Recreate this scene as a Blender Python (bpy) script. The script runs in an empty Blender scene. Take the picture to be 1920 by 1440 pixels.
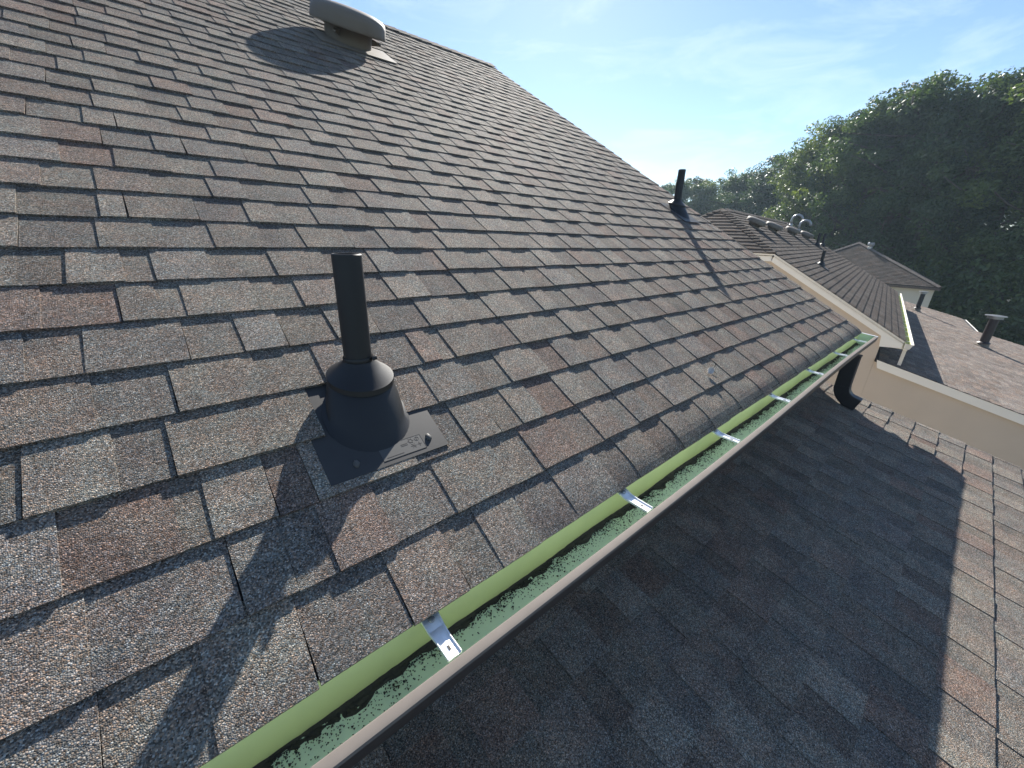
import bpy, math, random
import numpy as np
from mathutils import Matrix, Vector

# ------------------------------------------------------------------ camera, sky, sun, exposure
SC = bpy.context.scene
COL = SC.collection
CAMP = Vector((0.0, -0.4696, 0.6476))
cam = bpy.data.cameras.new("camera")
cam.sensor_width = 36.0
cam.lens = 13.825
cam.clip_start = 0.01
cam.clip_end = 3000.0
camo = bpy.data.objects.new("camera", cam)
COL.objects.link(camo)
right = Vector((0.754069, -0.656046, 0.031381))
down = Vector((-0.213161, -0.289644, -0.933096))
fwd = Vector((0.621243, 0.696929, -0.358255))
Mc = Matrix.Identity(4)
for i in range(3):
    Mc[i][0] = right[i]; Mc[i][1] = -down[i]; Mc[i][2] = -fwd[i]; Mc[i][3] = CAMP[i]
camo.matrix_world = Mc
SC.camera = camo

SUN_EL = math.radians(33.0)
SUN_AZ = math.radians(44.0)          # from +X towards +Y
SUND = Vector((math.cos(SUN_EL) * math.cos(SUN_AZ), math.cos(SUN_EL) * math.sin(SUN_AZ), math.sin(SUN_EL)))
world = bpy.data.worlds.new("World")
SC.world = world
world.use_nodes = True
wn = world.node_tree.nodes
wl = world.node_tree.links
wn.clear()
w_out = wn.new("ShaderNodeOutputWorld")
w_bg = wn.new("ShaderNodeBackground")
w_sky = wn.new("ShaderNodeTexSky")
w_sky.sky_type = 'NISHITA'
w_sky.sun_disc = False
w_sky.sun_elevation = SUN_EL
w_sky.sun_rotation = math.radians(90.0) - SUN_AZ
w_sky.altitude = 200.0
w_sky.air_density = 1.0
w_sky.dust_density = 0.12
w_sky.ozone_density = 3.0
# thin cirrus, the same all over the sky
w_tc = wn.new("ShaderNodeTexCoord")
w_map = wn.new("ShaderNodeMapping")
w_map.inputs['Rotation'].default_value = (0.0, math.radians(-28), math.radians(20))
w_map.inputs['Scale'].default_value = (2.2, 2.2, 9.0)
w_noi = wn.new("ShaderNodeTexNoise")
w_noi.inputs['Scale'].default_value = 1.6
w_noi.inputs['Detail'].default_value = 7.0
w_noi.inputs['Roughness'].default_value = 0.62
w_noi.inputs['Distortion'].default_value = 0.5
w_rmp = wn.new("ShaderNodeValToRGB")
w_rmp.color_ramp.elements[0].position = 0.50
w_rmp.color_ramp.elements[1].position = 0.80
w_rmp.color_ramp.elements[1].color = (0.28, 0.28, 0.28, 1)
w_mix = wn.new("ShaderNodeMixRGB")
w_mix.inputs['Color2'].default_value = (9.5, 10.2, 10.6, 1)
wl.new(w_tc.outputs['Generated'], w_map.inputs['Vector'])
wl.new(w_map.outputs['Vector'], w_noi.inputs['Vector'])
wl.new(w_noi.outputs['Fac'], w_rmp.inputs['Fac'])
wl.new(w_rmp.outputs['Color'], w_mix.inputs['Fac'])
wl.new(w_sky.outputs['Color'], w_mix.inputs['Color1'])
wl.new(w_mix.outputs['Color'], w_bg.inputs['Color'])
w_bg.inputs['Strength'].default_value = 0.075
wl.new(w_bg.outputs['Background'], w_out.inputs['Surface'])

sl = bpy.data.lights.new("sun", 'SUN')
sl.energy = 5.0
sl.angle = math.radians(0.53)
sl.color = (1.0, 0.95, 0.87)
so = bpy.data.objects.new("sun", sl)
COL.objects.link(so)
so.rotation_euler = SUND.to_track_quat('Z', 'Y').to_euler()

SC.view_settings.view_transform = 'Standard'
SC.view_settings.look = 'None'
SC.view_settings.gamma = 1.0
SC.view_settings.exposure = 1.15
SC.cycles.use_denoising = True
SC.cycles.max_bounces = 6
SC.cycles.diffuse_bounces = 4
SC.cycles.glossy_bounces = 3
SC.cycles.transparent_max_bounces = 4
SC.cycles.sample_clamp_indirect = 4.0

# ------------------------------------------------------------------ helpers
rnd = random.Random(7)
G0 = -6.5                                  # ground level
PIT = math.atan(7 / 12)
CP, SP = math.cos(PIT), math.sin(PIT)
AZN = math.radians(6.7758)                 # the neighbours stand turned by this much
XN = Vector((math.cos(AZN), math.sin(AZN), 0)); YN = Vector((-math.sin(AZN), math.cos(AZN), 0))


def nb(x, y, z):
    """neighbour frame (metres from the camera's foot) -> world"""
    return Vector((CAMP.x, CAMP.y, 0)) + XN * x + YN * y + Vector((0, 0, z))


def rf(x, s, h=0.0):
    """main roof frame (along eave, up the slope, off the surface) -> world"""
    return Vector((x, s * CP - h * SP, s * SP + h * CP))


LT = math.atan(0.2365)
CL, SL = math.cos(LT), math.sin(LT)


def lf(x, d, h=0.0):
    """lower roof frame (along eave, down the slope from the datum, off the surface) -> world"""
    return Vector((x, -0.064 - d * CL - h * SL, -0.507 - d * SL + h * CL))


def empty(name, loc, label=None, cat=None, group=None):
    o = bpy.data.objects.new(name, None)
    o.empty_display_size = 0.1
    o.location = loc
    COL.objects.link(o)
    if label:
        o["label"] = label
    if cat:
        o["category"] = cat
    if group:
        o["group"] = group
    return o


def wloc(o):
    p = Vector(o.location)
    return p if o.parent is None else p + wloc(o.parent)


def mesh_obj(name, verts, faces, mat, parent=None, smooth=False, kind=None, tint=None, origin=None):
    """verts in world coordinates; the object's origin is put at the piece"""
    vs = [Vector(v) for v in verts]
    if origin is None:
        c = Vector((0, 0, 0))
        for v in vs:
            c += v
        c /= len(vs)
        c.z = min(v.z for v in vs)
    else:
        c = Vector(origin)
    me = bpy.data.meshes.new(name)
    me.from_pydata([v - c for v in vs], [], faces)
    me.validate()
    me.update()
    if smooth:
        for p in me.polygons:
            p.use_smooth = True
    if tint is not None:
        a = me.color_attributes.new("tint", 'FLOAT_COLOR', 'POINT')
        if not isinstance(tint[0], (tuple, list)):
            tint = [tint] * len(vs)
        flat = []
        for t in tint:
            flat += [t[0], t[1], t[2], 1.0]
        a.data.foreach_set("color", flat)
    if mat:
        for m in (mat if isinstance(mat, (list, tuple)) else [mat]):
            me.materials.append(m)
    o = bpy.data.objects.new(name, me)
    COL.objects.link(o)
    if parent:
        o.parent = parent
        o.location = c - wloc(parent)
    else:
        o.location = c
    if kind:
        o["kind"] = kind
    return o


class MB:
    def __init__(s):
        s.v = []; s.f = []; s.t = []

    def add(s, vs, fs, tint=None):
        n = len(s.v)
        s.v += [Vector(v) for v in vs]
        s.f += [tuple(i + n for i in f) for f in fs]
        if tint is not None:
            s.t += [tint] * len(vs)

    def hexa(s, p):                       # 8 corners: bottom ring then top ring
        s.add(p, [(0, 3, 2, 1), (4, 5, 6, 7), (0, 1, 5, 4), (1, 2, 6, 5), (2, 3, 7, 6), (3, 0, 4, 7)])

    def box(s, a, b, fr=None):
        (x0, y0, z0), (x1, y1, z1) = a, b
        p = [(x0, y0, z0), (x1, y0, z0), (x1, y1, z0), (x0, y1, z0), (x0, y0, z1), (x1, y0, z1), (x1, y1, z1), (x0, y1, z1)]
        if fr:
            p = [fr(*q) for q in p]
        s.hexa(p)

    def rings(s, rings, cap0=True, cap1=True, closed=True):
        n = len(rings[0]); b = len(s.v)
        for r in rings:
            s.v += [Vector(q) for q in r]
        for i in range(len(rings) - 1):
            for j in range(n if closed else n - 1):
                k = (j + 1) % n
                s.f.append((b + i * n + j, b + i * n + k, b + (i + 1) * n + k, b + (i + 1) * n + j))
        if cap0:
            s.f.append(tuple(b + j for j in reversed(range(n))))
        if cap1:
            s.f.append(tuple(b + (len(rings) - 1) * n + j for j in range(n)))

    def tube(s, path, rad, n=12, cap=True):
        path = [Vector(p) for p in path]
        R_ = []
        up = Vector((0.13, 0.31, 0.94)).normalized()
        for i, p in enumerate(path):
            d = (path[min(i + 1, len(path) - 1)] - path[max(i - 1, 0)]).normalized()
            a = d.cross(up)
            if a.length < 0.1:
                a = d.cross(Vector((1, 0, 0)))
            a.normalize(); b = d.cross(a)
            r = rad[i] if isinstance(rad, (list, tuple)) else rad
            R_.append([p + (a * math.cos(2 * math.pi * j / n) + b * math.sin(2 * math.pi * j / n)) * r for j in range(n)])
        s.rings(R_, cap, cap)

    def lathe(s, o, ax, prof, n=32, cap0=False, cap1=True):
        o = Vector(o); ax = Vector(ax).normalized()
        a = ax.cross(Vector((0.2, 0.9, 0.1))).normalized(); b = ax.cross(a)
        s.rings([[o + ax * h + (a * math.cos(2 * math.pi * j / n) + b * math.sin(2 * math.pi * j / n)) * r for j in range(n)] for r, h in prof], cap0, cap1)

    def build(s, name, mat, parent=None, smooth=False, kind=None, origin=None):
        return mesh_obj(name, s.v, s.f, mat, parent, smooth, kind, s.t if s.t else None, origin)


def smooth_by_angle(o, deg=35):
    me = o.data
    for p in me.polygons:
        p.use_smooth = True
    try:
        me.set_sharp_from_angle(angle=math.radians(deg))
    except Exception:
        pass
    return o


# ------------------------------------------------------------------ materials
def newmat(name):
    m = bpy.data.materials.new(name)
    m.use_nodes = True
    nt = m.node_tree
    return m, nt, nt.nodes, nt.links, nt.nodes["Principled BSDF"]


def paint(name, col, rough=0.5, var=0.12, scale=6.0, metal=0.0, bump=0.0, bscale=200.0, spec=0.5):
    """painted or plain surface with soft wear"""
    m, nt, N, L, b = newmat(name)
    geo = N.new("ShaderNodeNewGeometry")
    n1 = N.new("ShaderNodeTexNoise"); n1.inputs['Scale'].default_value = scale; n1.inputs['Detail'].default_value = 6
    L.new(geo.outputs['Position'], n1.inputs['Vector'])
    mx = N.new("ShaderNodeMixRGB"); mx.blend_type = 'MIX'
    mx.inputs['Color1'].default_value = (*[c * (1 - var) for c in col], 1)
    mx.inputs['Color2'].default_value = (*[min(1, c * (1 + var)) for c in col], 1)
    L.new(n1.outputs['Fac'], mx.inputs['Fac'])
    L.new(mx.outputs['Color'], b.inputs['Base Color'])
    b.inputs['Roughness'].default_value = rough
    b.inputs['Metallic'].default_value = metal
    b.inputs['Specular IOR Level'].default_value = spec
    if bump:
        n2 = N.new("ShaderNodeTexNoise"); n2.inputs['Scale'].default_value = bscale; n2.inputs['Detail'].default_value = 3
        L.new(geo.outputs['Position'], n2.inputs['Vector'])
        bp = N.new("ShaderNodeBump"); bp.inputs['Strength'].default_value = bump; bp.inputs['Distance'].default_value = 0.4 / bscale
        L.new(n2.outputs['Fac'], bp.inputs['Height'])
        L.new(bp.outputs['Normal'], b.inputs['Normal'])
    return m


def shingle_mat(name, cell=470.0, bump=1.0, dist=0.0016, lo=0.25, hi=2.2):
    """mineral granules: every cell a grain with its own shade, over the tab's own tint"""
    m, nt, N, L, b = newmat(name)
    geo = N.new("ShaderNodeNewGeometry")
    at = N.new("ShaderNodeAttribute"); at.attribute_name = "tint"
    vo = N.new("ShaderNodeTexVoronoi"); vo.inputs['Scale'].default_value = cell
    L.new(geo.outputs['Position'], vo.inputs['Vector'])
    sep = N.new("ShaderNodeSeparateColor")
    L.new(vo.outputs['Color'], sep.inputs['Color'])
    # brightness of the grain
    r1 = N.new("ShaderNodeValToRGB")
    e = r1.color_ramp.elements
    e[0].position = 0.0; e[0].color = (lo, lo, lo, 1)
    e[1].position = 1.0; e[1].color = (hi, hi, hi, 1)
    e2 = e.new(0.45); e2.color = (0.75, 0.75, 0.75, 1)
    e3 = e.new(0.86); e3.color = (1.25, 1.25, 1.25, 1)
    L.new(sep.outputs['Red'], r1.inputs['Fac'])
    # hue of the grain
    r2 = N.new("ShaderNodeValToRGB")
    q = r2.color_ramp.elements
    q[0].position = 0.0; q[0].color = (1.08, 0.96, 0.90, 1)
    q[1].position = 1.0; q[1].color = (0.92, 1.0, 1.1, 1)
    q2 = q.new(0.5); q2.color = (1, 1, 1, 1)
    q3 = q.new(0.12); q3.color = (1.2, 0.95, 0.80, 1)
    L.new(sep.outputs['Green'], r2.inputs['Fac'])
    m1 = N.new("ShaderNodeMixRGB"); m1.blend_type = 'MULTIPLY'; m1.inputs['Fac'].default_value = 1
    m2 = N.new("ShaderNodeMixRGB"); m2.blend_type = 'MULTIPLY'; m2.inputs['Fac'].default_value = 1
    L.new(at.outputs['Color'], m1.inputs['Color1']); L.new(r1.outputs['Color'], m1.inputs['Color2'])
    L.new(m1.outputs['Color'], m2.inputs['Color1']); L.new(r2.outputs['Color'], m2.inputs['Color2'])
    # blotches of blended granule colour and weathering
    nz = N.new("ShaderNodeTexNoise"); nz.inputs['Scale'].default_value = 11.0; nz.inputs['Detail'].default_value = 5
    L.new(geo.outputs['Position'], nz.inputs['Vector'])
    r3 = N.new("ShaderNodeValToRGB")
    r3.color_ramp.elements[0].position = 0.3; r3.color_ramp.elements[0].color = (0.8, 0.8, 0.82, 1)
    r3.color_ramp.elements[1].position = 0.72; r3.color_ramp.elements[1].color = (1.18, 1.15, 1.1, 1)
    L.new(nz.outputs['Fac'], r3.inputs['Fac'])
    m3 = N.new("ShaderNodeMixRGB"); m3.blend_type = 'MULTIPLY'; m3.inputs['Fac'].default_value = 1
    L.new(m2.outputs['Color'], m3.inputs['Color1']); L.new(r3.outputs['Color'], m3.inputs['Color2'])
    nh = N.new("ShaderNodeTexNoise"); nh.inputs['Scale'].default_value = 23.0; nh.inputs['Detail'].default_value = 4
    L.new(geo.outputs['Position'], nh.inputs['Vector'])
    r4 = N.new("ShaderNodeValToRGB")
    r4.color_ramp.elements[0].position = 0.34; r4.color_ramp.elements[0].color = (1.06, 0.975, 0.935, 1)
    r4.color_ramp.elements[1].position = 0.66; r4.color_ramp.elements[1].color = (0.96, 1.015, 1.02, 1)
    L.new(nh.outputs['Fac'], r4.inputs['Fac'])
    m4 = N.new("ShaderNodeMixRGB"); m4.blend_type = 'MULTIPLY'; m4.inputs['Fac'].default_value = 1
    L.new(m3.outputs['Color'], m4.inputs['Color1']); L.new(r4.outputs['Color'], m4.inputs['Color2'])
    L.new(m4.outputs['Color'], b.inputs['Base Color'])
    b.inputs['Roughness'].default_value = 0.9
    b.inputs['Specular IOR Level'].default_value = 0.12
    # relief
    ad = N.new("ShaderNodeMath"); ad.operation = 'MULTIPLY_ADD'; ad.inputs[1].default_value = -1.1
    L.new(vo.outputs['Distance'], ad.inputs[0]); L.new(sep.outputs['Blue'], ad.inputs[2])
    bp = N.new("ShaderNodeBump"); bp.inputs['Strength'].default_value = bump; bp.inputs['Distance'].default_value = dist
    L.new(ad.outputs['Value'], bp.inputs['Height'])
    L.new(bp.outputs['Normal'], b.inputs['Normal'])
    return m


def leaf_mat(name, c1, c2, trans=0.38):
    m, nt, N, L, b = newmat(name)
    at = N.new("ShaderNodeAttribute"); at.attribute_name = "tint"
    sep = N.new("ShaderNodeSeparateColor"); L.new(at.outputs['Color'], sep.inputs['Color'])
    mx = N.new("ShaderNodeMixRGB")
    mx.inputs['Color1'].default_value = (*c1, 1); mx.inputs['Color2'].default_value = (*c2, 1)
    L.new(sep.outputs['Red'], mx.inputs['Fac'])
    oi = N.new("ShaderNodeObjectInfo")
    rr = N.new("ShaderNodeValToRGB")
    rr.color_ramp.elements[0].color = (0.62, 0.72, 0.85, 1)
    rr.color_ramp.elements[1].color = (1.45, 1.38, 1.0, 1)
    rm = rr.color_ramp.elements.new(0.5); rm.color = (1.0, 1.08, 0.95, 1)
    L.new(oi.outputs['Random'], rr.inputs['Fac'])
    mo = N.new("ShaderNodeMixRGB"); mo.blend_type = 'MULTIPLY'; mo.inputs['Fac'].default_value = 1
    L.new(mx.outputs['Color'], mo.inputs['Color1']); L.new(rr.outputs['Color'], mo.inputs['Color2'])
    mx = mo
    L.new(mx.outputs['Color'], b.inputs['Base Color'])
    b.inputs['Roughness'].default_value = 0.46
    b.inputs['Specular IOR Level'].default_value = 0.4
    tr = N.new("ShaderNodeBsdfTranslucent")
    g = N.new("ShaderNodeMixRGB"); g.blend_type = 'MULTIPLY'; g.inputs['Fac'].default_value = 1
    g.inputs['Color2'].default_value = (1.25, 1.35, 0.55, 1)
    L.new(mx.outputs['Color'], g.inputs['Color1'])
    L.new(g.outputs['Color'], tr.inputs['Color'])
    ms = N.new("ShaderNodeMixShader"); ms.inputs['Fac'].default_value = trans
    L.new(b.outputs['BSDF'], ms.inputs[1]); L.new(tr.outputs['BSDF'], ms.inputs[2])
    L.new(ms.outputs['Shader'], N["Material Output"].inputs['Surface'])
    return m


M = {}
M['shingle'] = shingle_mat("granule_shingle")
M['shingle_far'] = shingle_mat("granule_shingle_far", cell=120.0, bump=0.5, dist=0.004, lo=0.6, hi=1.5)
M['deck'] = paint("roof_felt", (0.025, 0.025, 0.027), 0.9)
M['stucco'] = paint("beige_stucco", (0.56, 0.475, 0.38), 0.85, 0.11, 1.7, bump=0.35, bscale=140)
M['grey_wall'] = paint("pale_grey_wall", (0.50, 0.50, 0.44), 0.85, 0.05, 2.0)
M['trim'] = paint("cream_trim_paint", (0.86, 0.82, 0.73), 0.5, 0.03, 4.0)
M['soffit'] = paint("soffit_paint", (0.68, 0.64, 0.56), 0.6, 0.05, 4.0)
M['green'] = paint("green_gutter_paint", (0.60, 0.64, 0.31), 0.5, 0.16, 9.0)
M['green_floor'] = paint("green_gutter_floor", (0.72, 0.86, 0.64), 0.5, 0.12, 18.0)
M['lip'] = paint("taupe_gutter_paint", (0.165, 0.145, 0.129), 0.72, 0.16, 24.0, spec=0.2)
M['bronze'] = paint("bronze_gutter_paint", (0.055, 0.045, 0.042), 0.4, 0.15, 9.0)
M['black_metal'] = paint("dark_downspout_paint", (0.028, 0.028, 0.032), 0.38, 0.2, 12.0)
M['alu'] = paint("bright_aluminium", (0.88, 0.89, 0.90), 0.32, 0.05, 60.0, metal=0.35)
M['rubber'] = paint("black_flashing", (0.014, 0.0145, 0.016), 0.5, 0.25, 14.0, bump=0.15, bscale=400)
M['flange'] = paint("grey_black_flashing", (0.034, 0.033, 0.033), 0.55, 0.22, 22.0, bump=0.1, bscale=600)
M['pipe'] = paint("black_painted_pipe", (0.012, 0.014, 0.017), 0.55, 0.3, 10.0)
M['ink'] = paint("moulded_marks", (0.010, 0.010, 0.011), 0.6)
M['label_grey'] = paint("moulded_label", (0.075, 0.074, 0.072), 0.6, 0.1, 40)
M['sealant'] = paint("dried_sealant", (0.085, 0.08, 0.075), 0.6, 0.3, 120)
M['vent'] = paint("weathered_vent_paint", (0.17, 0.142, 0.112), 0.6, 0.12, 7.0)
M['galv'] = paint("galvanised_metal", (0.36, 0.37, 0.38), 0.4, 0.12, 30.0, metal=0.85)
M['maroon'] = paint("dark_flue_paint", (0.026, 0.018, 0.020), 0.45, 0.2, 10.0)
M['debris'] = paint("wet_grit", (0.034, 0.032, 0.028), 0.8, 0.5, 300.0, bump=0.8, bscale=500)
M['bark'] = paint("bark", (0.085, 0.068, 0.052), 0.9, 0.3, 9.0)
M['soil'] = paint("forest_floor", (0.045, 0.048, 0.026), 0.95, 0.5, 0.6)
M['dry_leaf'] = paint("pale_dry_leaf", (0.55, 0.49, 0.44), 0.6, 0.15, 90)
M['stem'] = paint("dark_stem", (0.03, 0.022, 0.016), 0.7)
M['leaf_a'] = leaf_mat("leaf_oak", (0.038, 0.066, 0.034), (0.105, 0.136, 0.054))
M['leaf_b'] = leaf_mat("leaf_poplar", (0.046, 0.076, 0.038), (0.120, 0.145, 0.060))
M['leaf_p'] = leaf_mat("needle_pine", (0.030, 0.052, 0.034), (0.064, 0.090, 0.050), 0.2)

# ------------------------------------------------------------------ ground
gv = [(-900, -900, G0), (900, -900, G0), (900, 900, G0), (-900, 900, G0)]
g = mesh_obj("ground", gv, [(0, 1, 2, 3)], M['soil'], kind="structure")

# ------------------------------------------------------------------ the near house
EXP = 0.143
house = empty("near_house", (1.8, 2.4, G0), "near house under a weathered brown-grey shingle roof with a black vent pipe", "house")
X0, X1 = -0.75, 4.13
SR = 39.25 * EXP                           # slope length to the ridge

PAL = [(0.090, 0.085, 0.079)] * 5 + [(0.102, 0.097, 0.090)] * 4 + [(0.080, 0.078, 0.077)] * 4 + \
      [(0.090, 0.079, 0.073)] * 3 + [(0.085, 0.067, 0.061)] * 2 + [(0.108, 0.104, 0.097)] * 2 + [(0.074, 0.070, 0.070)]


def tint_of(r, thick=True):
    t = r.choice(PAL)
    k = r.uniform(0.90, 1.10) * 2.55 * (1.05 if thick else 0.90)
    g_ = sum(t) / 3
    q_ = (0.55 * 0.087 + 0.45 * g_) / g_                 # keep the blend's tones close together
    t = [(0.35 * g_ + 0.65 * c) * q_ for c in t]
    return (t[0] * k * 1.015, t[1] * k * 1.0, t[2] * k * 0.94)


# tooth starts seen in the photograph, metres along the eave, course by course
SEEN = {
    0: [-0.07, 0.206, 0.412, 0.657, 0.933, 1.201, 1.445, 1.709, 1.961],
    1: [-0.30, -0.01, 0.133, 0.383, 0.654, 0.909, 1.094, 1.317, 1.57, 1.838, 2.051],
    2: [-0.33, -0.062, -0.020, 0.143, 0.506, 0.684, 0.90],
    3: [-0.233, -0.051, 0.493, 0.753, 1.014],
    4: [-0.30, -0.027, 0.258, 0.522, 0.629, 0.896, 1.166],
    5: [-0.143, 0.118, 0.331, 0.617, 0.881, 1.129, 1.322],
    6: [-0.34, -0.081, 0.035, 0.296, 0.566, 0.842, 1.054, 1.309, 1.568],
    7: [-0.231, -0.154, -0.005, 0.266, 0.573, 0.794, 0.845, 1.115, 1.377, 1.627],
}


def course_pieces(k, x0, x1, r, seen=None):
    """list of (xa, xb, thick): a raised tooth, then the lower layer up to the next tooth"""
    st = []
    if seen:
        x = seen[0]
        pre = []
        while x > x0:
            x -= r.uniform(0.19, 0.30); pre.append(x)
        st = list(reversed(pre)) + list(seen)
    else:
        st = [x0 - r.uniform(0.0, 0.28)]
    while st[-1] < x1:
        st.append(st[-1] + (r.uniform(0.05, 0.09) if r.random() < 0.10 else r.uniform(0.20, 0.30)))
    out = []
    for a, b in zip(st[:-1], st[1:]):
        w = b - a
        if w < 0.10:
            segs = [(a, b, True)] if r.random() < 0.5 else [(a, b, False)]
        else:
            t = a + w * r.uniform(0.42, 0.64)
            segs = [(a, t, True), (t, b, False)]
        for q in segs:
            xa, xb = max(q[0], x0), min(q[1], x1)
            if xb - xa > 0.012:
                out.append((xa, xb, q[2]))
    return out


TB0, TT0 = 0.0072, 0.0097      # height of the lower edge: single and double layer
TB1, TT1 = 0.0009, 0.0035      # height where the next course begins


def piece_geom(fr, xa, xb, s0, thick, r, nseg=1, droop=0.0, s_top=None, sgn=1):
    """one tab: verts in world, faces.  fr(x, s, h); s grows up the slope"""
    j = r.uniform(-0.0014, 0.0014)
    dh = r.uniform(-0.0006, 0.0008)
    sk = r.uniform(-0.004, 0.004) if thick else 0.0
    sk2 = r.uniform(-0.004, 0.004) if thick else 0.0
    top = (s0 + EXP + 0.028) if s_top is None else s_top
    h0, h1 = (TT0, TT1) if thick else (TB0, TB1)
    xg = 0.0006 if thick else -0.0006
    vs = []
    n = nseg
    for i in range(n + 1):
        if n == 1:
            s = (s0 + j) if i == 0 else top
        else:
            s = (s0 + j) + (top - s0 - j) * i / n
        u = (s - s0) / EXP
        h = h0 + (h1 - h0) * u + dh * (1 - min(1, u))
        dz = 0.0
        if droop and s - s0 < 0.075:
            dz = -droop * ((0.075 - (s - s0)) / 0.075) ** 2
        k = 1 - min(1, max(0, u))
        a = xa + xg + sk * k; b = xb - xg + sk2 * k
        jj = r.uniform(-0.0012, 0.0012) if i == 0 else 0
        vs += [fr(a, s, -0.003 + dz), fr(b, s + jj, -0.003 + dz), fr(b, s + jj, h + dz), fr(a, s, h + dz)]
    fs = [(0, 1, 2, 3)]
    for i in range(n):
        o = i * 4
        fs += [(o + 3, o + 2, o + 6, o + 7), (o + 1, o + 5, o + 6, o + 2), (o, o + 3, o + 7, o + 4), (o, o + 4, o + 5, o + 1)]
    o = n * 4
    fs += [(o, o + 3, o + 2, o + 1)]
    return vs, fs


def pix_area(vs):
    """size in the picture of the top face, to choose which tabs are built singly"""
    pts = []
    for v in (vs[3], vs[2], vs[-2], vs[-1]):
        d = v - CAMP
        z = d.dot(fwd)
        if z < 0.05:
            return 0.0
        x, y = 393 * d.dot(right) / z, 393 * d.dot(down) / z
        pts.append((max(-512, min(512, x)), max(-384, min(384, y))))
    a = 0
    for i in range(4):
        a += pts[i][0] * pts[(i + 1) % 4][1] - pts[(i + 1) % 4][0] * pts[i][1]
    return abs(a) / 2


def lay(name, parent, pieces, limit):
    pieces.sort(key=lambda p: -pix_area(p[0]))
    for vs, fs, t in pieces[:limit]:
        mesh_obj("shingle", vs, fs, M['shingle'], parent, tint=t)
    rest = MB()
    for vs, fs, t in pieces[limit:]:
        rest.add(vs, fs, t)
    if rest.v:
        rest.build(name, M['shingle'], parent, kind="stuff")


# roof deck with its eave boards
mb = MB()
mb.hexa([rf(X0, 0.012, -0.022), rf(X1 - 0.006, 0.012, -0.022), rf(X1 - 0.006, SR, -0.022), rf(X0, SR, -0.022),
         rf(X0, 0.012, -0.0035), rf(X1 - 0.006, 0.012, -0.0035), rf(X1 - 0.006, SR, -0.0035), rf(X0, SR, -0.0035)])
yr = SR * CP; zr = SR * SP
mb.hexa([(X0, yr, zr - 0.03), (X1 - 0.006, yr, zr - 0.03), (X1 - 0.006, 2 * yr, -0.03), (X0, 2 * yr, -0.03),
         (X0, yr, zr - 0.004), (X1 - 0.006, yr, zr - 0.004), (X1 - 0.006, 2 * yr, -0.004), (X0, 2 * yr, -0.004)])
roof = mb.build("roof", M['deck'], house)

rs = random.Random(21)
pieces = []
nrow = 39
for k in range(nrow):
    s0 = k * EXP
    for xa, xb, th in course_pieces(k, X0, X1, rs, SEEN.get(k)):
        if k == 3:                         # cut round the pipe flashing
            if xb <= 0.205 or xa >= 0.385:
                pass
            else:
                if xa < 0.205 - 0.02:
                    vs, fs = piece_geom(rf, xa, 0.205, s0, th, rs); pieces.append((vs, fs, tint_of(rs, th)))
                if xb > 0.385 + 0.02:
                    vs, fs = piece_geom(rf, 0.385, xb, s0, th, rs); pieces.append((vs, fs, tint_of(rs)))
                continue
        if k == 0:
            dr = 0.003 + 0.013 * max(0.0, min(1.0, (xa - 0.35) / 0.9))
            vs, fs = piece_geom(rf, xa, xb, s0, th, rs, nseg=9, droop=dr)
        else:
            vs, fs = piece_geom(rf, xa, xb, s0, th, rs, s_top=min(s0 + EXP + 0.028, SR))
        pieces.append((vs, fs, tint_of(rs, th)))
lay("upper_shingles", roof, pieces, 300)

# ridge caps, lapped along the ridge
x = X0
cap_i = 0
while x < X1 - 0.05:
    xb = min(x + 0.143 + 0.02, X1 + 0.01)
    hh = 0.013
    v = []
    for xx, lift in ((x, 0.004), (xb, 0.012)):
        for dy, dz in ((-0.135, -0.079), (-0.03, -0.014), (0, -0.004), (0.03, -0.014), (0.135, -0.079)):
            v.append((xx, yr + dy, zr + dz + hh + lift))
        for dy, dz in ((0.135, -0.079), (0.03, -0.014), (0, -0.004), (-0.03, -0.014), (-0.135, -0.079)):
            v.append((xx, yr + dy, zr + dz + hh + lift - 0.006))
    fs = [tuple(range(9, -1, -1)), tuple(range(10, 20))]
    for i in range(10):
        fs.append((i, (i + 1) % 10, 10 + (i + 1) % 10, 10 + i))
    mesh_obj("ridge_cap", v, fs, M['shingle'], roof, tint=tint_of(rs))
    x += 0.143

# walls, soffit and fascia of the near house
mb = MB(); mb.box((X0, 0.30, G0), (X1 - 0.03, 2 * yr - 0.3, -0.12))
mb.hexa([(X0, 0.30, -0.12), (X1 - 0.03, 0.30, -0.12), (X1 - 0.03, 2 * yr - 0.3, -0.12), (X0, 2 * yr - 0.3, -0.12),
         (X0, 0.302, 0.13), (X1 - 0.03, 0.302, 0.13), (X1 - 0.03, 2 * yr - 0.302, 0.13), (X0, 2 * yr - 0.302, 0.13)])
wall = mb.build("wall", M['stucco'], house)
mb = MB()
mb.add([(X1 - 0.031, 0.3, 0.12), (X1 - 0.031, 2 * yr - 0.3, 0.12), (X1 - 0.031, yr, zr - 0.05),
        (X1 - 0.09, 0.3, 0.12), (X1 - 0.09, 2 * yr - 0.3, 0.12), (X1 - 0.09, yr, zr - 0.05)],
       [(0, 1, 2), (5, 4, 3), (0, 3, 4, 1), (1, 4, 5, 2), (2, 5, 3, 0)])
mb.build("gable", M['stucco'], house)
mb = MB(); mb.box((X0, 0.026, -0.17), (X1 - 0.008, 0.045, -0.012)); mb.build("fascia", M['trim'], house)
mb = MB(); mb.box((X0, 0.047, -0.17), (X1 - 0.03, 0.298, -0.155)); mb.build("soffit", M['soffit'], house)

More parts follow.
